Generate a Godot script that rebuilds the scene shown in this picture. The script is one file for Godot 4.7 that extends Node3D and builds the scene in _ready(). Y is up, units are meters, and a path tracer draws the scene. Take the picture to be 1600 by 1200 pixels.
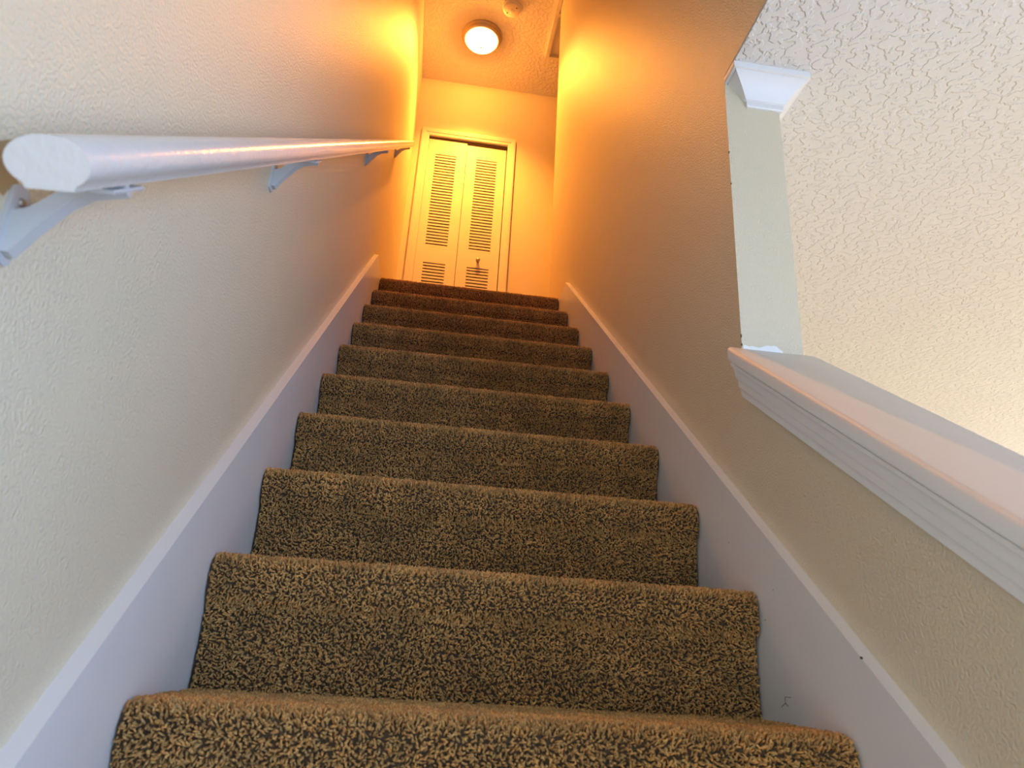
extends Node3D
# A carpeted staircase seen from low on the flight: x to the right, y up, the flight climbs towards -z.
# Origin: left end of the nosing of the lowest step in view.

const RISE := 0.2006
const GOING := 0.2479
const W := 0.9            # carpet width between the skirting boards
const FLOOR_Y := -1.003   # ground floor
const LOW_CEIL := 1.375   # ceiling of the ground floor
const LANDING_Y := 1.8054
const TOP_CEIL := 4.3
const BACK_Z := -3.51
const HALF_END := 0.8     # lower end of the half wall

var M := {}
var used := {}

# ------------------------------------------------------------------ helpers
func numbered(called: String) -> String:
	var n: int = used.get(called, 0)
	used[called] = n + 1
	return called if n == 0 else "%s_%03d" % [called, n]

func meta(o: Node, label := "", category := "", group := "", kind := "") -> Node:
	if label: o.set_meta("label", label)
	if category: o.set_meta("category", category)
	if group: o.set_meta("group", group)
	if kind: o.set_meta("kind", kind)
	return o

func node(called: String, at := Vector3.ZERO, parent: Node = null) -> Node3D:
	var o := Node3D.new()
	o.name = called if parent else numbered(called)
	o.position = at
	(parent if parent else self).add_child(o, true)
	return o

func put(called: String, mesh: Mesh, mat: Material, parent: Node = null, at := Vector3.ZERO) -> MeshInstance3D:
	var o := MeshInstance3D.new()
	o.name = called if parent else numbered(called)
	o.mesh = mesh
	if mat: o.material_override = mat
	o.position = at
	o.cast_shadow = GeometryInstance3D.SHADOW_CASTING_SETTING_ON
	(parent if parent else self).add_child(o, true)
	return o

func structure(called: String, mesh: Mesh, mat: Material, label := "") -> MeshInstance3D:
	var o := put(called, mesh, mat)
	meta(o, label, "", "", "structure")
	return o

func st_new() -> SurfaceTool:
	var st := SurfaceTool.new()
	st.begin(Mesh.PRIMITIVE_TRIANGLES)
	return st

func tri(st: SurfaceTool, a: Vector3, b: Vector3, c: Vector3, na: Vector3, nb: Vector3, nc: Vector3) -> void:
	# clockwise seen from the side the normal points to
	var face := (b - a).cross(c - a)
	var flip := face.dot(na + nb + nc) > 0.0
	st.set_normal(na); st.add_vertex(a)
	if flip:
		st.set_normal(nc); st.add_vertex(c)
		st.set_normal(nb); st.add_vertex(b)
	else:
		st.set_normal(nb); st.add_vertex(b)
		st.set_normal(nc); st.add_vertex(c)

func quad(st: SurfaceTool, a: Vector3, b: Vector3, c: Vector3, d: Vector3, n: Vector3) -> void:
	tri(st, a, b, c, n, n, n)
	tri(st, a, c, d, n, n, n)

func box(st: SurfaceTool, lo: Vector3, hi: Vector3) -> void:
	var p := func(x, y, z): return Vector3(hi.x if x else lo.x, hi.y if y else lo.y, hi.z if z else lo.z)
	quad(st, p.call(0,0,0), p.call(1,0,0), p.call(1,1,0), p.call(0,1,0), Vector3(0,0,-1))
	quad(st, p.call(0,0,1), p.call(1,0,1), p.call(1,1,1), p.call(0,1,1), Vector3(0,0,1))
	quad(st, p.call(0,0,0), p.call(0,0,1), p.call(0,1,1), p.call(0,1,0), Vector3(-1,0,0))
	quad(st, p.call(1,0,0), p.call(1,0,1), p.call(1,1,1), p.call(1,1,0), Vector3(1,0,0))
	quad(st, p.call(0,0,0), p.call(1,0,0), p.call(1,0,1), p.call(0,0,1), Vector3(0,-1,0))
	quad(st, p.call(0,1,0), p.call(1,1,0), p.call(1,1,1), p.call(0,1,1), Vector3(0,1,0))

func box_mesh(lo: Vector3, hi: Vector3) -> Mesh:
	var st := st_new(); box(st, lo, hi); return st.commit()

# closed outline (any turning) carried along w; u and v are the outline's axes
func extrude(st: SurfaceTool, pts: PackedVector2Array, o: Vector3, u: Vector3, v: Vector3, w: Vector3, smooth_deg := 35.0, caps := true, shear := Vector3.ZERO) -> void:
	var n := pts.size()
	var area := 0.0
	for i in n:
		area += pts[i].cross(pts[(i + 1) % n])
	var sgn := 1.0 if area > 0.0 else -1.0
	var en: Array[Vector2] = []
	for i in n:
		var e := (pts[(i + 1) % n] - pts[i]).normalized()
		en.append(Vector2(e.y, -e.x) * sgn)
	var lim := cos(deg_to_rad(smooth_deg))
	for i in n:
		var j := (i + 1) % n
		var e0: Vector2 = en[i]
		var pa: Vector2 = en[(i - 1 + n) % n]
		var nb: Vector2 = en[j]
		var n0 := (e0 + pa).normalized() if e0.dot(pa) > lim else e0
		var n1 := (e0 + nb).normalized() if e0.dot(nb) > lim else e0
		var a := o + u * pts[i].x + v * pts[i].y
		var b := o + u * pts[j].x + v * pts[j].y
		var na := (u * n0.x + v * n0.y).normalized()
		var nn := (u * n1.x + v * n1.y).normalized()
		var wa := w + shear * pts[i].x
		var wb := w + shear * pts[j].x
		tri(st, a, b, b + wb, na, nn, nn)
		tri(st, a, b + wb, a + wa, na, nn, na)
	if caps:
		var idx := Geometry2D.triangulate_polygon(pts)
		var wn := u.cross(v).normalized()
		if wn.dot(w) < 0.0: wn = -wn
		for k in range(0, idx.size(), 3):
			var q: Array[Vector3] = []
			for m in 3:
				q.append(o + u * pts[idx[k + m]].x + v * pts[idx[k + m]].y)
			tri(st, q[0], q[1], q[2], -wn, -wn, -wn)
			for m in 3:
				q[m] += w + shear * pts[idx[k + m]].x
			tri(st, q[0], q[1], q[2], wn, wn, wn)

func ext_mesh(pts: PackedVector2Array, o: Vector3, u: Vector3, v: Vector3, w: Vector3, smooth_deg := 35.0) -> Mesh:
	var st := st_new()
	extrude(st, pts, o, u, v, w, smooth_deg)
	return st.commit()

# outline in the (z, y) plane carried along x from x0 to x1
func zy_mesh(pts: PackedVector2Array, x0: float, x1: float) -> Mesh:
	return ext_mesh(pts, Vector3(x0, 0, 0), Vector3(0, 0, 1), Vector3(0, 1, 0), Vector3(x1 - x0, 0, 0))

# profile (radius, height) turned about the y axis
func lathe(prof: PackedVector2Array, seg := 40, smooth_deg := 40.0) -> Mesh:
	var st := st_new()
	var lim := cos(deg_to_rad(smooth_deg))
	var en: Array[Vector2] = []
	for i in prof.size() - 1:
		var e := (prof[i + 1] - prof[i]).normalized()
		en.append(Vector2(e.y, -e.x))
	for i in prof.size() - 1:
		var e0: Vector2 = en[i]
		var n0 := e0
		var n1 := e0
		if i > 0 and en[i - 1].dot(e0) > lim: n0 = (e0 + en[i - 1]).normalized()
		if i < en.size() - 1 and en[i + 1].dot(e0) > lim: n1 = (e0 + en[i + 1]).normalized()
		for k in seg:
			var a := TAU * k / seg
			var b := TAU * (k + 1) / seg
			var da := Vector3(cos(a), 0, sin(a))
			var db := Vector3(cos(b), 0, sin(b))
			var up := Vector3.UP
			var p0 := da * prof[i].x + up * prof[i].y
			var p1 := db * prof[i].x + up * prof[i].y
			var p2 := db * prof[i + 1].x + up * prof[i + 1].y
			var p3 := da * prof[i + 1].x + up * prof[i + 1].y
			var m0 := da * n0.x + up * n0.y
			var m1 := db * n0.x + up * n0.y
			var m2 := db * n1.x + up * n1.y
			var m3 := da * n1.x + up * n1.y
			if prof[i].x > 0.0001: tri(st, p0, p1, p2, m0, m1, m2)
			if prof[i + 1].x > 0.0001: tri(st, p0, p2, p3, m0, m2, m3)
	return st.commit()

func rounded_rect(cx: float, cy: float, w: float, h: float, r: float, seg := 4) -> PackedVector2Array:
	var out := PackedVector2Array()
	for c in [[1, 1, 0.0], [-1, 1, 90.0], [-1, -1, 180.0], [1, -1, 270.0]]:
		for k in seg + 1:
			var a := deg_to_rad(c[2] + 90.0 * k / seg)
			out.append(Vector2(cx + c[0] * (w / 2 - r) + cos(a) * r, cy + c[1] * (h / 2 - r) + sin(a) * r))
	return out

# ------------------------------------------------------------------ materials
func mat(c: Color, rough: float, metallic := 0.0) -> StandardMaterial3D:
	var m := StandardMaterial3D.new()
	m.albedo_color = c
	m.roughness = rough
	m.metallic = metallic
	return m

func lin(r: float, g: float, b: float) -> Color:
	return Color(r, g, b).linear_to_srgb()

func noise_image(size: int, freq: float, seed_: int, octaves: int, type := FastNoiseLite.TYPE_SIMPLEX_SMOOTH) -> Image:
	var n := FastNoiseLite.new()
	n.seed = seed_
	n.noise_type = type
	n.frequency = freq
	n.fractal_octaves = octaves
	n.fractal_gain = 0.5
	return n.get_seamless_image(size, size, false, false, 0.12, true)

func tex(im: Image) -> ImageTexture:
	return ImageTexture.create_from_image(im)

func relief(m: StandardMaterial3D, t: Texture2D, metres: float, height_mm: float) -> StandardMaterial3D:
	m.uv1_triplanar = true
	m.uv1_world_triplanar = true
	m.uv1_scale = Vector3.ONE / metres
	m.heightmap_enabled = true
	m.heightmap_texture = t
	m.heightmap_scale = height_mm * 0.1
	return m

func remap_image(im: Image, f: Callable) -> Image:
	var out := Image.create(im.get_width(), im.get_height(), false, Image.FORMAT_L8)
	for y in im.get_height():
		for x in im.get_width():
			var v: float = f.call(im.get_pixel(x, y).r)
			out.set_pixel(x, y, Color(v, v, v))
	return out

func make_materials() -> void:
	# sprayed "orange peel" drywall
	var peel := tex(noise_image(1024, 0.11, 11, 2))
	M.wall = relief(mat(lin(0.70, 0.622, 0.455), 0.5), peel, 0.6, 1.15)
	# hand trowelled "knock-down" plaster: flat-topped splotches with soft edges
	var a := noise_image(1024, 0.026, 5, 4)
	var kd := remap_image(a, func(v): return smoothstep(0.44, 0.58, v) * 0.75 + v * 0.25)
	M.ceiling = relief(mat(lin(0.72, 0.70, 0.665), 0.75), tex(kd), 0.9, 2.4)
	M.trim = relief(mat(lin(0.77, 0.77, 0.76), 0.32), tex(noise_image(512, 0.02, 21, 3)), 0.5, 0.5)
	M.cap = relief(mat(lin(0.86, 0.85, 0.83), 0.5), tex(noise_image(512, 0.02, 22, 3)), 0.6, 0.4)
	M.rail = relief(mat(lin(0.70, 0.68, 0.64), 0.24), tex(noise_image(512, 0.045, 23, 3)), 0.25, 0.6)
	M.bracket = mat(lin(0.52, 0.53, 0.53), 0.4)
	M.wood = mat(lin(0.42, 0.28, 0.13), 0.6)
	M.door = mat(lin(0.70, 0.67, 0.58), 0.42)
	M.dark = mat(lin(0.10, 0.07, 0.045), 0.8)
	M.plastic = mat(lin(0.72, 0.68, 0.60), 0.45)
	M.ring = mat(lin(0.52, 0.42, 0.28), 0.35, 0.35)
	M.screw = mat(lin(0.35, 0.33, 0.30), 0.4, 0.8)
	M.chip = mat(lin(0.06, 0.05, 0.04), 0.8)
	M.putty = mat(lin(0.85, 0.85, 0.83), 0.7)
	M.knob = mat(lin(0.40, 0.30, 0.18), 0.35, 0.6)
	M.floor = mat(lin(0.56, 0.48, 0.38), 0.6)
	M.backing = mat(lin(0.085, 0.055, 0.03), 0.95)
	M.carpet_flat = relief(mat(lin(0.16, 0.11, 0.065), 0.95), tex(noise_image(512, 0.16, 31, 2)), 0.25, 6.0)
	M.frame = mat(lin(0.8, 0.8, 0.8), 0.35)
	var g := mat(Color(0.95, 0.98, 1.0, 0.06), 0.02)
	g.transparency = BaseMaterial3D.TRANSPARENCY_ALPHA
	M.glass = g
	var pile := mat(Color.WHITE, 0.85)
	pile.vertex_color_use_as_albedo = true
	M.pile = pile
	var bulb := mat(lin(0.9, 0.85, 0.7), 0.3)
	bulb.emission_enabled = true
	bulb.emission = lin(1.0, 0.86, 0.5)
	bulb.emission_energy_multiplier = 2.2
	M.dome = bulb

# ------------------------------------------------------------------ carpet
# one step in its own axes: the front of the nosing is z = 0, the tread y = 0
func step_profile(inset: float) -> PackedVector2Array:
	# from the back of the tread over the nosing and down the riser; (z, y)
	var p := PackedVector2Array()
	p.append(Vector2(-GOING - 0.022, -inset))
	p.append(Vector2(-0.12, -inset))
	p.append(Vector2(-0.026, -inset))
	for k in range(1, 7):
		var a := deg_to_rad(90.0 - 15.0 * k)
		p.append(Vector2(-0.026 + cos(a) * (0.026 - inset), -0.026 + sin(a) * (0.026 - inset)))
	p.append(Vector2(-inset, -0.046))
	for k in range(1, 5):
		var a := deg_to_rad(-20.0 * k)
		p.append(Vector2(-0.018 + cos(a) * (0.018 - inset), -0.046 + sin(a) * 0.022))
	p.append(Vector2(-0.017 - inset, -0.078))
	p.append(Vector2(-0.019 - inset, -0.12))
	p.append(Vector2(-0.016 - inset, -RISE - 0.004))
	return p

func backing_mesh() -> Mesh:
	var p := step_profile(0.006)
	p.append(Vector2(-0.07, -RISE - 0.004))
	p.append(Vector2(-0.07, -0.05))
	p.append(Vector2(-GOING - 0.022, -0.05))
	return ext_mesh(p, Vector3(0.001, 0, 0), Vector3(0, 0, 1), Vector3(0, 1, 0), Vector3(W - 0.002, 0, 0), 50.0)

func pile_mesh(seed_: int, spacing: float, prof: PackedVector2Array) -> Mesh:
	var rng := RandomNumberGenerator.new()
	rng.seed = seed_
	var wob := FastNoiseLite.new()
	wob.seed = seed_
	wob.frequency = 9.0
	var vs := PackedVector3Array()
	var ns := PackedVector3Array()
	var cs := PackedColorArray()
	var ix := PackedInt32Array()
	# arc length table
	var acc := PackedFloat32Array([0.0])
	for i in prof.size() - 1:
		acc.append(acc[i] + prof[i].distance_to(prof[i + 1]))
	var total: float = acc[acc.size() - 1]
	var rows := int(total / spacing)
	var cols := int((W - 0.006) / spacing)
	var si := 0
	for r in rows:
		var sm := (r + 0.5) * total / rows
		while si < prof.size() - 2 and acc[si + 1] < sm: si += 1
		for c in cols:
			var s := clampf(sm + rng.randf_range(-0.55, 0.55) * spacing, 0.0, total - 0.0005)
			var k := si
			if s < acc[k] and k > 0: k -= 1
			elif s > acc[k + 1] and k < prof.size() - 2: k += 1
			var f := clampf((s - acc[k]) / (acc[k + 1] - acc[k]), -0.2, 1.2)
			var q := prof[k].lerp(prof[k + 1], f)
			var e := (prof[k + 1] - prof[k]).normalized()
			# outward normal of the profile in (z, y): turn the edge to the left
			var nrm := Vector3(0, e.x, -e.y)
			var along := Vector3(0, e.y, e.x)
			var x := 0.003 + (c + 0.5 + rng.randf_range(-0.55, 0.55)) * (W - 0.006) / cols
			x = clampf(x, 0.003, W - 0.003)
			var base := Vector3(x, q.y, q.x)
			var lump := wob.get_noise_2d(x, s)
			var big := wob.get_noise_2d(x * 0.35 + 40.0, s * 0.35)
			var len_ := 0.0088 + 0.0022 * rng.randf() + 0.0016 * lump
			var th := TAU * rng.randf()
			var lean := rng.randf_range(0.15, 0.85)
			var dir2 := Vector3(cos(th), 0, 0) + along * sin(th)
			if x < 0.008 and dir2.x < 0.0 or x > W - 0.008 and dir2.x > 0.0: dir2.x = -dir2.x
			var d1 := (nrm + dir2 * lean * 0.55 + along * 0.12 * big).normalized()
			var d2 := (nrm + dir2 * lean * 1.7).normalized()
			var mid := base + d1 * len_ * 0.55
			var tip := mid + d2 * len_ * 0.5
			var rad := rng.randf_range(0.00115, 0.0017)
			var side := d1.cross(Vector3(0.31, 0.77, 0.55)).normalized()
			var oth := d1.cross(side).normalized()
			var tone := rng.randf_range(0.62, 1.28) * (1.0 + 0.35 * lump)
			var warm := rng.randf_range(-0.12, 0.12)
			var col := Color(0.57 * tone * (1.0 + warm), 0.32 * tone, 0.105 * tone * (1.0 - warm))
			var b0 := vs.size()
			var rot := rng.randf() * TAU
			for ring in 3:
				var cen := base if ring == 0 else (mid if ring == 1 else tip)
				var rr := rad * (0.8 if ring == 0 else (1.15 if ring == 1 else 0.75))
				for m in 3:
					var a := rot + TAU * m / 3.0 + ring * 0.5
					var o := side * cos(a) + oth * sin(a)
					vs.append(cen + o * rr)
					ns.append(o if ring < 2 else (o + d2).normalized())
					cs.append(col)
			for ring in 2:
				for m in 3:
					var p0 := b0 + ring * 3 + m
					var p1 := b0 + ring * 3 + (m + 1) % 3
					ix.append_array([p0, p0 + 3, p1, p1, p0 + 3, p1 + 3])
			ix.append_array([b0 + 6, b0 + 8, b0 + 7])
	var arr := []
	arr.resize(Mesh.ARRAY_MAX)
	arr[Mesh.ARRAY_VERTEX] = vs
	arr[Mesh.ARRAY_NORMAL] = ns
	arr[Mesh.ARRAY_COLOR] = cs
	arr[Mesh.ARRAY_INDEX] = ix
	var am := ArrayMesh.new()
	am.add_surface_from_arrays(Mesh.PRIMITIVE_TRIANGLES, arr)
	return am

func build_stairs() -> void:
	var stairs := node("staircase", Vector3(0, FLOOR_Y, 5 * GOING))
	meta(stairs, "straight flight of stairs covered in brown plush carpet", "staircase")
	var back := backing_mesh()
	var piles := [pile_mesh(101, 0.0037, step_profile(0.006)), pile_mesh(202, 0.0037, step_profile(0.006))]
	for i in range(-4, 10):
		var s := put("step", back, M.backing, stairs, Vector3(0, i * RISE - FLOOR_Y, -i * GOING - 5 * GOING))
		var pl := put("carpet_pile", piles[posmod(i, 2)], M.pile, s)
		pl.set_meta("kind", "stuff")
		if posmod(i, 4) > 1:
			pl.position.x = W
			pl.scale.x = -1.0
	# the landing's pile, in strips
	var strip := pile_mesh(303, 0.0042, PackedVector2Array([Vector2(-0.26, -0.006), Vector2(0.0, -0.006)]))
	var land := get_node("floor_landing")
	for i in 4:
		var ps := put("carpet_pile", strip, M.pile, land, Vector3(0, LANDING_Y, -2.47 - 0.255 * i))
		ps.set_meta("kind", "stuff")
		if i % 2:
			ps.position.x = W
			ps.scale.x = -1.0

# ------------------------------------------------------------------ trim on the flight
func skirt(x0: float, x1: float, dev0: float, devk: float) -> Mesh:
	# top edge stands dev above the nosing line; the top end is cut level with the landing
	var top := func(z: float) -> float: return -z * RISE / GOING + dev0 - devk * z
	var zt := -2.05
	var zl := -2.0
	for k in 200:
		zl = -1.8 - 0.004 * k
		if top.call(zl) >= LANDING_Y: break
	zt = zl
	var pts := PackedVector2Array([Vector2(1.245, FLOOR_Y), Vector2(1.245, top.call(1.245)), Vector2(zt, LANDING_Y), Vector2(-2.30, LANDING_Y), Vector2(-2.30, LANDING_Y - 0.42), Vector2(-0.4, -0.1)])
	return zy_mesh(pts, x0, x1)

func build_skirts() -> void:
	structure("baseboard_left", skirt(-0.02, 0.0, 0.137, 0.0135), M.trim, "white painted skirting board climbing the left wall beside the carpet")
	structure("baseboard_right", skirt(0.90, 0.92, 0.116, 0.005), M.trim, "white painted skirting board climbing the right wall beside the carpet")

func build_cap() -> void:
	# sloping cap of the half wall: (x, height) section swept along the slope
	var slope := 0.735
	var dirv := Vector3(0, -slope, 1.0)
	var run := HALF_END + 0.295
	var o := Vector3(0, 0.6775, -0.295)
	var cap := node("trim_1", Vector3(0.985, 0.6, -0.295))
	meta(cap, "white sloping cap with moulding on top of the half wall", "", "", "structure")
	var sh := -cap.position
	# board with a rounded nose; its upper outer corner is rounded off against the post
	var st := st_new()
	extrude(st, rounded_rect(0.985, -0.017, 0.192, 0.034, 0.009), o + sh, Vector3.RIGHT, Vector3.UP, dirv * run)
	put("cap_board", st.commit(), M.cap, cap)
	for s in [-1, 1]:
		var xw := 0.92 if s < 0 else 1.05
		var prof := PackedVector2Array()
		for q in [[0.0, -0.034], [0.026, -0.034], [0.026, -0.041], [0.022, -0.045], [0.019, -0.052], [0.018, -0.060], [0.016, -0.066], [0.0125, -0.071], [0.0125, -0.084], [0.009, -0.088], [0.0075, -0.094], [0.006, -0.104], [0.0, -0.106]]:
			prof.append(Vector2(xw + s * q[0], q[1]))
		var s2 := st_new()
		extrude(s2, prof, o + sh, Vector3.RIGHT, Vector3.UP, dirv * run, 30.0)
		put("moulding", s2.commit(), M.cap, cap)

func build_crown() -> void:
	# crown moulding round the head of the post: returns on the stair side, runs back on the room side
	var prof := [[0.0, -0.080], [0.005, -0.080], [0.007, -0.0775], [0.007, -0.066], [0.011, -0.0635], [0.014, -0.058], [0.020, -0.048], [0.029, -0.037], [0.039, -0.027], [0.0475, -0.020], [0.049, -0.0165], [0.0545, -0.0155], [0.055, -0.014], [0.055, 0.0]]
	var st := st_new()
	var lim := cos(deg_to_rad(25.0))
	var base := Vector3(0.985, LOW_CEIL, -0.295)
	var en: Array[Vector2] = []
	for i in prof.size() - 1:
		var e := Vector2(prof[i + 1][0] - prof[i][0], prof[i + 1][1] - prof[i][1]).normalized()
		en.append(Vector2(e.y, -e.x))
	var ring := func(q) -> Array:
		var oo: float = q[0]
		var y: float = q[1]
		return [Vector3(0.975 - oo, y + LOW_CEIL, -0.295) - base, Vector3(0.975 - oo, y + LOW_CEIL, -0.295 + oo) - base, Vector3(1.05 + oo, y + LOW_CEIL, -0.295 + oo) - base, Vector3(1.05 + oo, y + LOW_CEIL, -2.4) - base]
	var outs := [Vector3.LEFT, Vector3(0, 0, 1), Vector3.RIGHT]
	for i in prof.size() - 1:
		var r0: Array = ring.call(prof[i])
		var r1: Array = ring.call(prof[i + 1])
		var e0: Vector2 = en[i]
		var n0 := e0
		var n1 := e0
		if i > 0 and en[i - 1].dot(e0) > lim: n0 = (e0 + en[i - 1]).normalized()
		if i < en.size() - 1 and en[i + 1].dot(e0) > lim: n1 = (e0 + en[i + 1]).normalized()
		for k in 3:
			var ou: Vector3 = outs[k]
			var m0 := ou * n0.x + Vector3.UP * n0.y
			var m1 := ou * n1.x + Vector3.UP * n1.y
			tri(st, r0[k], r0[k + 1], r1[k + 1], m0, m0, m1)
			tri(st, r0[k], r1[k + 1], r1[k], m0, m1, m1)
	var o := structure("trim_2", st.commit(), M.trim, "white crown moulding capital at the head of the post by the ceiling")
	o.position = base

# ------------------------------------------------------------------ handrail
func build_handrail() -> void:
	var rail := node("handrail", Vector3(-0.02, 0.36, 0.5))
	meta(rail, "glossy off-white painted handrail on brackets along the left wall", "handrail")
	var off := -rail.position
	var z0 := 0.512
	var z1 := -2.42
	var k := 0.826
	var yc := func(z: float) -> float: return 0.3847 - (z - 0.48) * k
	# mopstick section: round, with a flat foot; heights are across the slope
	var sec := PackedVector2Array()
	for i in 21:
		var a := deg_to_rad(-52.0 + 284.0 * i / 20.0)
		sec.append(Vector2(cos(a) * 0.0240, sin(a) * 0.0180))
	sec.append(Vector2(-0.0135, -0.0178))
	sec.append(Vector2(0.0135, -0.0178))
	var d := Vector3(0, -k, 1).normalized()
	var up := Vector3(0, 1, k).normalized()
	var len_ := (z0 - z1) / d.z
	var st := st_new()
	extrude(st, sec, Vector3(0.047, yc.call(z1), z1) + off, Vector3.RIGHT, up, d * len_, 40.0, true, -d * 0.32)
	# nose of the end: a slightly rounded cut
	put("rail", st.commit(), M.rail, rail)
	# brackets
	for zb in [0.425, -0.21, -1.30, -2.28]:
		var b := node("bracket", Vector3(-0.02, yc.call(zb) - 0.055, zb) + off, rail)
		var yb: float = 0.055
		var pl := put("wall_plate", ext_mesh(rounded_rect(0, -0.018, 0.024, 0.066, 0.008), Vector3.ZERO, Vector3(0, 0, 1), Vector3.UP, Vector3(0.004, 0, 0)), M.bracket, b)
		var arm := PackedVector2Array([Vector2(0.003, -0.044), Vector2(0.010, -0.044), Vector2(0.022, -0.022), Vector2(0.040, 0.004), Vector2(0.054, 0.016), Vector2(0.078, 0.022), Vector2(0.078, 0.030), Vector2(0.050, 0.028), Vector2(0.030, 0.012), Vector2(0.014, -0.004), Vector2(0.003, -0.008)])
		put("arm", ext_mesh(arm, Vector3(0, 0, -0.006), Vector3.RIGHT, Vector3.UP, Vector3(0, 0, 0.012)), M.bracket, b)
		var sst := st_new()
		extrude(sst, rounded_rect(0.066, 0, 0.026, 0.0035, 0.001, 2), Vector3(0, yb - 0.0225 / d.z * 1.0, 0) - d * 0.028, Vector3.RIGHT, up, d * 0.056)
		put("saddle", sst.commit(), M.bracket, b)
		for zy in [0.002, -0.040]:
			var sc := put("screw", lathe(PackedVector2Array([Vector2(0.0, 0.0025), Vector2(0.003, 0.002), Vector2(0.004, 0.0)]), 12), M.screw, b, Vector3(0.0045, zy, 0.0))
			sc.rotation.z = -PI / 2

# ------------------------------------------------------------------ shell
func wall_with_hole(axis: String, at0: float, at1: float, lo: Vector2, hi: Vector2, holes: Array) -> Mesh:
	# vertical slab; lo/hi and the holes are (along, y); built of blocks round rectangular holes side by side
	var st := st_new()
	var blk := func(a0: float, y0: float, a1: float, y1: float) -> void:
		if a1 - a0 < 0.0005 or y1 - y0 < 0.0005: return
		if axis == "z": box(st, Vector3(a0, y0, at0), Vector3(a1, y1, at1))
		else: box(st, Vector3(at0, y0, a0), Vector3(at1, y1, a1))
	var cur := lo.x
	for h in holes:
		blk.call(cur, lo.y, h[0], hi.y)
		blk.call(h[0], lo.y, h[2], h[1])
		blk.call(h[0], h[3], h[2], hi.y)
		cur = h[2]
	blk.call(cur, lo.y, hi.x, hi.y)
	return st.commit()

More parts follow.
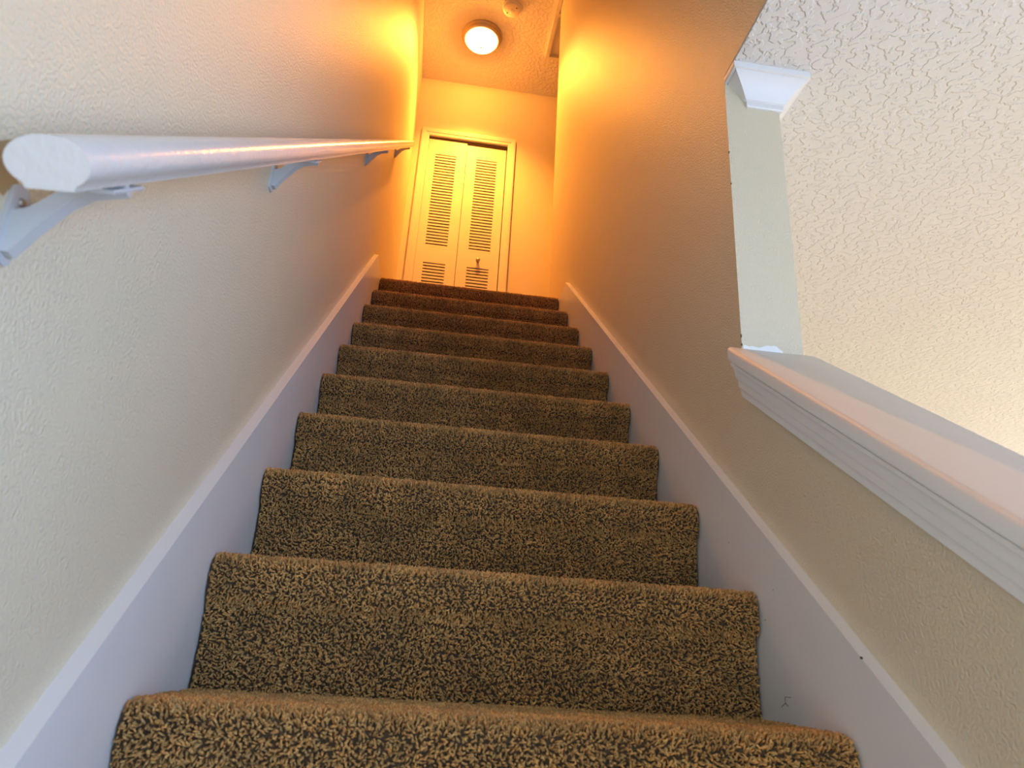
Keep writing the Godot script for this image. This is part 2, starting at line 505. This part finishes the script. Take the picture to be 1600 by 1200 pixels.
func build_shell() -> void:
	structure("floor", box_mesh(Vector3(-0.14, FLOOR_Y - 0.1, -3.63), Vector3(5.72, FLOOR_Y, 3.72)), M.floor)
	structure("wall_left", box_mesh(Vector3(-0.14, FLOOR_Y - 0.1, -3.63), Vector3(-0.02, 4.42, 3.72)), M.wall, "cream textured wall on the left of the stairs behind the handrail")
	# stair wall on the right: full height up to the post, a header over the opening, a half wall under the cap
	var capy := func(z: float) -> float: return 0.6775 - (z + 0.295) * 0.735 - 0.02
	structure("wall_right", zy_mesh(PackedVector2Array([
		Vector2(BACK_Z, FLOOR_Y), Vector2(HALF_END, FLOOR_Y), Vector2(HALF_END, capy.call(HALF_END)), Vector2(-0.295, capy.call(-0.295)),
		Vector2(-0.295, LOW_CEIL + 0.006), Vector2(1.82, LOW_CEIL + 0.006), Vector2(1.82, 4.42), Vector2(-2.655, 4.42), Vector2(-2.655, LANDING_Y - 0.03), Vector2(BACK_Z, LANDING_Y - 0.03)]), 0.92, 1.05), M.wall,
		"cream textured wall on the right of the stairs, ending in a post over the half wall")
	structure("wall_back", wall_with_hole("z", BACK_Z - 0.12, BACK_Z, Vector2(-0.14, FLOOR_Y - 0.1), Vector2(5.72, 4.42), [[0.09, LANDING_Y, 0.694, 3.76]]), M.wall, "cream wall at the top of the stairs with the closet door")
	var cl := st_new()
	box(cl, Vector3(-0.1, LANDING_Y - 0.1, -4.3), Vector3(0.9, 4.0, -4.2))
	box(cl, Vector3(-0.1, LANDING_Y - 0.1, -4.2), Vector3(-0.02, 4.0, BACK_Z - 0.12))
	box(cl, Vector3(0.82, LANDING_Y - 0.1, -4.2), Vector3(0.9, 4.0, BACK_Z - 0.12))
	box(cl, Vector3(-0.02, 3.92, -4.2), Vector3(0.82, 4.0, BACK_Z - 0.12))
	box(cl, Vector3(-0.02, LANDING_Y - 0.1, -4.2), Vector3(0.82, LANDING_Y, BACK_Z - 0.12))
	structure("wall_closet", cl.commit(), M.wall)
	structure("ceiling_upper", box_mesh(Vector3(-0.14, TOP_CEIL, -3.63), Vector3(3.32, 4.42, 1.82)), M.ceiling, "textured plaster ceiling over the landing with the round lamp")
	# landing and the passage that leads off to the right
	structure("floor_landing", box_mesh(Vector3(-0.02, LANDING_Y - 0.40, BACK_Z), Vector3(3.2, LANDING_Y - 0.004, -2.44)), M.carpet_flat)
	structure("wall_passage", box_mesh(Vector3(1.05, LOW_CEIL + 0.06, -2.655), Vector3(3.32, 4.42, -2.535)), M.wall)
	structure("wall_passage_end", box_mesh(Vector3(3.2, LOW_CEIL + 0.06, BACK_Z), Vector3(3.32, 4.42, -2.655)), M.wall)
	structure("wall_bulkhead", box_mesh(Vector3(-0.02, LOW_CEIL + 0.006, 1.7), Vector3(0.92, 4.42, 1.82)), M.wall)
	# ground-floor ceiling: from the room on the right to the soffit over the half wall and the foyer behind
	var cst := st_new()
	extrude(cst, PackedVector2Array([Vector2(1.05, BACK_Z), Vector2(5.6, BACK_Z), Vector2(5.6, 1.25), Vector2(2.2, 1.25), Vector2(2.2, 3.6), Vector2(-0.02, 3.6), Vector2(-0.02, 1.7), Vector2(0.921, 1.7), Vector2(0.921, -0.295), Vector2(1.05, -0.295)]), Vector3(0, LOW_CEIL, 0), Vector3.RIGHT, Vector3(0, 0, 1), Vector3(0, 0.06, 0))
	structure("ceiling_lower", cst.commit(), M.ceiling, "white knock-down plaster ceiling of the room beyond the half wall")
	# outer walls of the ground floor with windows, some of them added only to carry light
	structure("wall_rear", wall_with_hole("z", 3.6, 3.72, Vector2(-0.14, FLOOR_Y - 0.1), Vector2(2.32, 1.5), [[0.1, -0.9, 0.8, 1.1]]), M.wall)
	structure("wall_foyer_added", wall_with_hole("x", 2.2, 2.32, Vector2(1.25, FLOOR_Y - 0.1), Vector2(3.6, 1.5), [[1.45, -0.95, 2.45, 1.1]]), M.wall)  # added unseen wall, its glazed opening put there to light the lower left wall
	structure("wall_room_rear", wall_with_hole("z", 1.25, 1.37, Vector2(2.32, FLOOR_Y - 0.1), Vector2(5.72, 1.5), [[2.9, -0.85, 5.0, 1.2]]), M.wall)
	structure("wall_far", wall_with_hole("x", 5.6, 5.72, Vector2(-3.63, FLOOR_Y - 0.1), Vector2(1.25, 1.5), [[-3.3, -0.75, -0.9, 1.12], [-0.6, -0.85, 1.0, 1.25]]), M.wall)
	window("window_1", Vector3(2.9, -0.85, 1.31), Vector3(2.1, 2.05, 0), 2)
	window("window_2", Vector3(5.66, -0.75, -3.3), Vector3(0, 1.87, 2.4), 2)
	window("window_3", Vector3(0.1, -0.9, 3.66), Vector3(0.7, 2.0, 0), 1)
	window("window_4", Vector3(5.66, -0.85, -0.6), Vector3(0, 2.1, 1.6), 2)  # added window, out of view, to send light onto the left wall
	window("window_5", Vector3(2.26, -0.95, 1.45), Vector3(0, 2.05, 1.0), 1)  # added unseen glazing that brightens the lower left wall and skirting

func window(called: String, lo: Vector3, size: Vector3, panes: int) -> void:
	var w := node(called, lo)
	meta(w, "", "", "", "structure")
	var along := Vector3(1, 0, 0) if size.x > 0.0 else Vector3(0, 0, 1)
	var len_ := size.dot(along)
	var th := Vector3(1, 0, 1) - along
	var f := 0.05
	var st := st_new()
	for i in panes + 1:
		var a := along * (len_ - f) * i / panes
		box(st, a - th * 0.03, a + along * f + Vector3(0, size.y, 0) + th * 0.03)
	box(st, -th * 0.03, along * len_ + Vector3(0, f, 0) + th * 0.03)
	box(st, Vector3(0, size.y - f, 0) - th * 0.03, along * len_ + Vector3(0, size.y, 0) + th * 0.03)
	put("window_frame", st.commit(), M.frame, w)
	for i in panes:
		var a := along * ((len_ - f) * i / panes + f)
		var b := along * ((len_ - f) * (i + 1) / panes)
		put("pane", box_mesh(a + Vector3(0, f, 0) - th * 0.003, b + Vector3(0, size.y - f, 0) + th * 0.003), M.glass, w)

# ------------------------------------------------------------------ closet door
func build_door() -> void:
	var dr := node("door_1", Vector3(0.39, LANDING_Y, BACK_Z))
	meta(dr, "cream louvred bifold closet door at the top of the stairs", "", "", "structure")
	var off := -dr.position
	# casing: a stepped profile mitred round the head
	var cw := 0.060
	var prof := [[0.0, 0.0], [0.0, 0.009], [0.004, 0.011], [0.022, 0.012], [0.026, 0.016], [0.048, 0.018], [0.058, 0.017], [0.060, 0.013], [0.060, 0.0]]
	var x0 := 0.092
	var x1 := 0.692
	var yt := 3.757
	var pieces := {"casing_jamb_left": 0, "casing_head": 1, "casing_jamb_right": 2}
	for nm in pieces:
		var which: int = pieces[nm]
		var st := st_new()
		for i in prof.size() - 1:
			var q: Array = []
			for pr in [prof[i], prof[i + 1]]:
				var o: float = pr[0]
				var d: float = BACK_Z + pr[1]
				var ring := [Vector3(x0 - o, LANDING_Y, d), Vector3(x0 - o, yt + o, d), Vector3(x1 + o, yt + o, d), Vector3(x1 + o, LANDING_Y, d)]
				q.append([ring[which] + off, ring[which + 1] + off])
			var a: Vector3 = q[0][0]
			var n: Vector3 = (q[0][1] - a).cross(q[1][0] - a).normalized()
			if n.z < -0.001: n = -n
			quad(st, q[0][0], q[0][1], q[1][1], q[1][0], n)
		put("casing", st.commit(), M.door, dr)
	# jamb lining
	var jl := st_new()
	box(jl, Vector3(0.088, LANDING_Y, BACK_Z - 0.12) + off, Vector3(0.0905, yt, BACK_Z + 0.002) + off)
	box(jl, Vector3(0.6935, LANDING_Y, BACK_Z - 0.12) + off, Vector3(0.696, yt, BACK_Z + 0.002) + off)
	box(jl, Vector3(0.088, yt, BACK_Z - 0.12) + off, Vector3(0.696, yt + 0.0025, BACK_Z + 0.002) + off)
	put("jamb_lining", jl.commit(), M.door, dr)
	put("gap_shade", box_mesh(Vector3(0.0905, 3.7395, BACK_Z - 0.045) + off, Vector3(0.6935, yt, BACK_Z - 0.009) + off), M.dark, dr)  # dark strip standing in for the shade in the gap over the leaves
	# leaves
	var slat_mesh := ext_mesh(PackedVector2Array([Vector2(-0.0010, -0.0075), Vector2(0.0, -0.0065), Vector2(0.0, 0.0070), Vector2(-0.0015, 0.0085), Vector2(-0.0240, 0.0105), Vector2(-0.0240, 0.0045)]), Vector3.ZERO, Vector3(0, 0, 1), Vector3.UP, Vector3(0.157, 0, 0), 20.0)
	for lf in [[0.0925, 0.3838, 3.738, 0.153, 0.31], [0.3872, 0.6865, 3.722, 0.463, 0.62]]:
		var a: float = lf[0]
		var b: float = lf[1]
		var yl: float = lf[2]
		var base := Vector3(a, LANDING_Y + 0.012, BACK_Z - 0.012)
		var leaf := Node3D.new()
		var fs := st_new()
		var zf := 0.0
		var zb := -0.028
		var h := yl - base.y
		var y1 := 2.798 - base.y
		var y2 := 3.606 - base.y
		var y3 := 2.668 - base.y
		var y4 := 2.02 - base.y
		var p0: float = lf[3] - a
		var p1: float = lf[4] - a
		var w := b - a
		for bb in [[0.0, 0.0, p0, h], [p1, 0.0, w, h], [p0, y2, p1, h], [p0, y3, p1, y1], [p0, 0.0, p1, y4]]:
			box(fs, Vector3(bb[0], bb[1], zb), Vector3(bb[2], bb[3], zf))
		var lm := put("door_leaf", fs.commit(), M.door, dr, base + off)
		for pan in [[y1, y2], [y4, y3]]:
			var n := int(round((pan[1] - pan[0]) / 0.0252))
			for i in n:
				put("slat", slat_mesh, M.door, lm, Vector3(p0, pan[0] + (i + 0.42) * (pan[1] - pan[0]) / n, -0.003))
		if a > 0.2:
			var kn := put("knob", lathe(PackedVector2Array([Vector2(0.0, 0.030), Vector2(0.010, 0.029), Vector2(0.0155, 0.024), Vector2(0.016, 0.018), Vector2(0.010, 0.011), Vector2(0.008, 0.004), Vector2(0.012, 0.0)]), 20), M.knob, lm, Vector3(0.5365 - a, 2.724 - base.y, 0.0))
			kn.rotation.x = PI / 2

# ------------------------------------------------------------------ ceiling fittings
func build_fittings() -> void:
	var c := Vector3(0.405, TOP_CEIL, -3.02)
	var lamp := node("ceiling_lamp", c)
	meta(lamp, "round flush ceiling lamp with glowing glass bowl and metal rim", "ceiling lamp")
	put("rim", lathe(PackedVector2Array([Vector2(0.146, 0.0), Vector2(0.148, -0.010), Vector2(0.144, -0.018), Vector2(0.136, -0.022), Vector2(0.139, -0.030), Vector2(0.134, -0.040), Vector2(0.126, -0.044), Vector2(0.119, -0.044), Vector2(0.116, -0.030), Vector2(0.116, -0.002)]), 64), M.ring, lamp)
	var dome := PackedVector2Array()
	for i in 15:
		var a := deg_to_rad(90.0 * i / 14.0)
		dome.append(Vector2(0.118 * cos(a), -0.036 - 0.066 * sin(a)))
	dome[14].x = 0.0
	put("glass_bowl", lathe(dome, 48), M.dome, lamp)
	put("finial", lathe(PackedVector2Array([Vector2(0.0035, -0.100), Vector2(0.006, -0.104), Vector2(0.006, -0.109), Vector2(0.003, -0.113), Vector2(0.0, -0.114)]), 16), M.knob, lamp)
	var o := OmniLight3D.new()
	o.name = "bulb_light"
	o.position = Vector3(0, -0.065, 0)
	o.light_color = lin(1.0, 0.335, 0.042)
	o.light_energy = 0.55
	o.light_size = 0.03
	o.omni_range = 12.0
	o.omni_attenuation = 2.0
	o.shadow_enabled = true
	lamp.add_child(o)
	var s := SpotLight3D.new()
	s.name = "bowl_light"
	s.position = Vector3(0, -0.065, 0)
	s.rotation.x = -PI / 2
	s.light_color = lin(1.0, 0.335, 0.042)
	s.light_energy = 9.3
	s.light_size = 0.03
	s.spot_range = 12.0
	s.spot_attenuation = 2.0
	s.spot_angle = 57.0
	s.spot_angle_attenuation = 1.0
	s.shadow_enabled = true
	lamp.add_child(s)
	# smoke detector
	var det := node("smoke_detector", Vector3(0.588, TOP_CEIL, -2.735))
	meta(det, "small round cream smoke detector on the ceiling beside the lamp", "smoke detector")
	put("body", lathe(PackedVector2Array([Vector2(0.066, 0.0), Vector2(0.066, -0.012), Vector2(0.060, -0.014), Vector2(0.060, -0.020), Vector2(0.057, -0.032), Vector2(0.048, -0.037), Vector2(0.0, -0.038)]), 40, 30.0), M.plastic, det)
	put("test_button", lathe(PackedVector2Array([Vector2(0.016, -0.037), Vector2(0.016, -0.040), Vector2(0.014, -0.041), Vector2(0.0, -0.041)]), 20, 30.0), M.plastic, det)
	for q in [[-0.030, -0.020], [0.030, 0.030]]:
		put("vent", lathe(PackedVector2Array([Vector2(0.005, -0.037), Vector2(0.005, -0.0385), Vector2(0.0, -0.0385)]), 12, 30.0), M.dark, det, Vector3(q[0], 0, q[1]))
	# attic hatch: a proud frame round a painted panel
	var hx0 := 0.888
	var hx1 := 1.50
	var hz0 := -3.11
	var hz1 := -2.30
	var hatch := node("attic_hatch", Vector3(hx0, TOP_CEIL, hz0))
	meta(hatch, "painted attic hatch in the ceiling above the end of the right wall", "hatch")
	var t := 0.028
	var w := hx1 - hx0
	var l := -2.70 - hz0
	for bb in [[0.0, 0.0, t, -2.3 - hz0], [w - t, 0.0, w, l], [t, 0.0, w - t, t], [t, l - t, w - t, l]]:
		put("frame_strip", box_mesh(Vector3(bb[0], -0.034, bb[1]), Vector3(bb[2], 0.0, bb[3])), M.door, hatch)
	put("panel", box_mesh(Vector3(t, -0.004, t), Vector3(w - t, 0.0, l - t)), M.door, hatch)

func build_marks() -> void:
	var rng := RandomNumberGenerator.new()
	rng.seed = 7
	# filler smear at the foot of the post
	var pts := PackedVector2Array([Vector2(0.922, 0.672), Vector2(1.004, 0.672), Vector2(1.006, 0.680), Vector2(0.998, 0.684), Vector2(0.994, 0.689), Vector2(0.987, 0.6905), Vector2(0.981, 0.6885), Vector2(0.976, 0.6895), Vector2(0.968, 0.6875), Vector2(0.960, 0.6835), Vector2(0.951, 0.6825), Vector2(0.943, 0.6845), Vector2(0.934, 0.6825), Vector2(0.927, 0.6850), Vector2(0.922, 0.6835)])
	# torn paper behind the lowest bracket
	var tp := PackedVector2Array()
	for i in 26:
		var a := TAU * i / 26.0
		var zz := cos(a) * 0.026 * (0.85 + 0.3 * rng.randf())
		tp.append(Vector2(0.456 + zz, 0.386 + sin(a) * 0.024 * (0.75 + 0.5 * rng.randf()) - 0.3 * zz))
	var tm := put("torn_paper", zy_mesh(tp, -0.0205, -0.0192), M.wood, get_node("wall_left"))
	tm.set_meta("label", "brown torn paint patch behind the lowest handrail bracket")
	var pm := put("putty_smear", ext_mesh(pts, Vector3(0, 0, -0.295), Vector3.RIGHT, Vector3.UP, Vector3(0, 0, 0.0015)), M.putty, get_node("wall_right"))
	pm.set_meta("label", "white filler smear at the foot of the post")
	# hairline crack and nicks in the right-hand skirting, chips on the arris of the post
	var line := func(a: Vector2, b: Vector2, w: float) -> PackedVector2Array:
		var n := (b - a).normalized().orthogonal() * w
		return PackedVector2Array([a - n, b - n * 0.6, b + n * 0.6, a + n])
	var skirt_r := get_node("baseboard_right")
	var cst := st_new()
	for sg in [[Vector2(-0.1688, 0.0399), Vector2(-0.1870, 0.0400)], [Vector2(-0.1870, 0.0400), Vector2(-0.1872, 0.0310)], [Vector2(-0.1872, 0.0310), Vector2(-0.2013, 0.0247)], [Vector2(-0.1872, 0.0310), Vector2(-0.1789, 0.0269)]]:
		extrude(cst, line.call(sg[0], sg[1], 0.0005), Vector3(0.8996, 0, 0), Vector3(0, 0, 1), Vector3.UP, Vector3(0.0006, 0, 0))
	put("paint_crack", cst.commit(), M.chip, skirt_r)
	for q in [[0.8996, 0.0966, 0.0237, 0.0022], [0.8996, 0.20, -0.20, 0.0009], [0.8996, 0.155, -0.235, 0.0010], [0.8996, 0.30, -0.36, 0.0009]]:
		put("paint_nick", ext_mesh(rounded_rect(0, 0, q[3] * 2.4, q[3] * 1.6, q[3] * 0.6, 2), Vector3(q[0], q[1], q[2]), Vector3(0, 0, 1), Vector3(0, 1, -0.5).normalized(), Vector3(0.0006, 0, 0)), M.chip, skirt_r)
	for q in [[1.161, 0.006], [0.705, 0.007], [0.686, 0.005], [1.076, 0.004]]:
		put("paint_chip", box_mesh(Vector3(0.9196, q[0] - q[1] / 2, -0.2972), Vector3(0.9212, q[0] + q[1] / 2, -0.2946)), M.chip, get_node("wall_right"))

func _ready() -> void:
	# camera
	var cam := Camera3D.new()
	cam.name = "camera"
	cam.position = Vector3(0.3165, 0.0656, 0.9442)
	cam.basis = Basis.from_euler(Vector3(0.3706, -0.1161, 0.0603))
	cam.fov = rad_to_deg(2.0 * atan(600.0 / 1118.1))
	var lens := CameraAttributesPhysical.new()
	lens.frustum_focal_length = 12.0 / (600.0 / 1118.1)
	lens.frustum_focus_distance = 2.6
	lens.exposure_aperture = 7.5
	cam.attributes = lens
	add_child(cam)
	cam.current = true
	# sky and exposure
	var we := WorldEnvironment.new()
	we.name = "environment"
	var e := Environment.new()
	e.background_mode = Environment.BG_SKY
	var sky := Sky.new()
	var sm := ProceduralSkyMaterial.new()
	sm.sky_top_color = Color(0.42, 0.60, 0.92)
	sm.sky_horizon_color = Color(0.80, 0.88, 0.97)
	sm.ground_bottom_color = Color(0.35, 0.36, 0.32)
	sm.ground_horizon_color = Color(0.62, 0.66, 0.66)
	sky.sky_material = sm
	e.sky = sky
	e.background_energy_multiplier = 1.2
	e.tonemap_mode = Environment.TONE_MAPPER_LINEAR
	e.tonemap_exposure = 1.0
	e.sdfgi_enabled = true
	e.ssao_enabled = true
	e.ssil_enabled = true
	we.environment = e
	add_child(we)
	# daylight at the windows; the added entry and side lights brighten the left wall
	for d in [
		["window_daylight", Vector3(3.95, 0.18, 1.23), Vector2(2.0, 1.95), 0.0, 0.9, lin(0.62, 0.75, 0.9)],
		["side_window_daylight", Vector3(5.58, 0.18, -2.1), Vector2(2.3, 1.75), PI / 2, 5.0, lin(0.92, 0.93, 0.92)],
		["added_side_fill", Vector3(5.58, 0.2, 0.2), Vector2(1.5, 1.95), PI / 2, 2.0, lin(0.38, 0.6, 1.0)],  # added fill aimed at the left wall over the half wall
		["added_entry_fill", Vector3(2.18, 0.08, 1.95), Vector2(0.9, 1.95), PI / 2, 7.2, lin(0.31, 0.55, 1.0)],  # added blue fill from unseen glazing, lifts the lower left
		["door_glass_daylight", Vector3(0.45, 0.1, 3.58), Vector2(0.6, 1.9), 0.0, 1.5, lin(0.5, 0.7, 1.0)],
	]:
		var al := AreaLight3D.new()
		al.name = d[0]
		al.position = d[1]
		al.rotation.y = d[3]
		al.area_size = d[2]
		al.area_normalize_energy = true
		al.light_energy = d[4]
		al.light_color = d[5]
		al.area_range = 14.0
		al.area_attenuation = 2.0
		al.shadow_enabled = true
		add_child(al)
	# low sun through the side window onto the floor of the room
	var sun := DirectionalLight3D.new()
	sun.name = "sun"
	sun.light_energy = 6.0
	sun.light_color = lin(1.0, 0.88, 0.74)
	sun.light_angular_distance = 0.53
	sun.shadow_enabled = true
	add_child(sun)
	sun.look_at_from_position(Vector3(9.0, 2.4, -1.6), Vector3(3.5, -1.0, -1.9))
	make_materials()
	build_shell()
	build_stairs()
	build_skirts()
	build_cap()
	build_crown()
	build_handrail()
	build_door()
	build_fittings()
	build_marks()
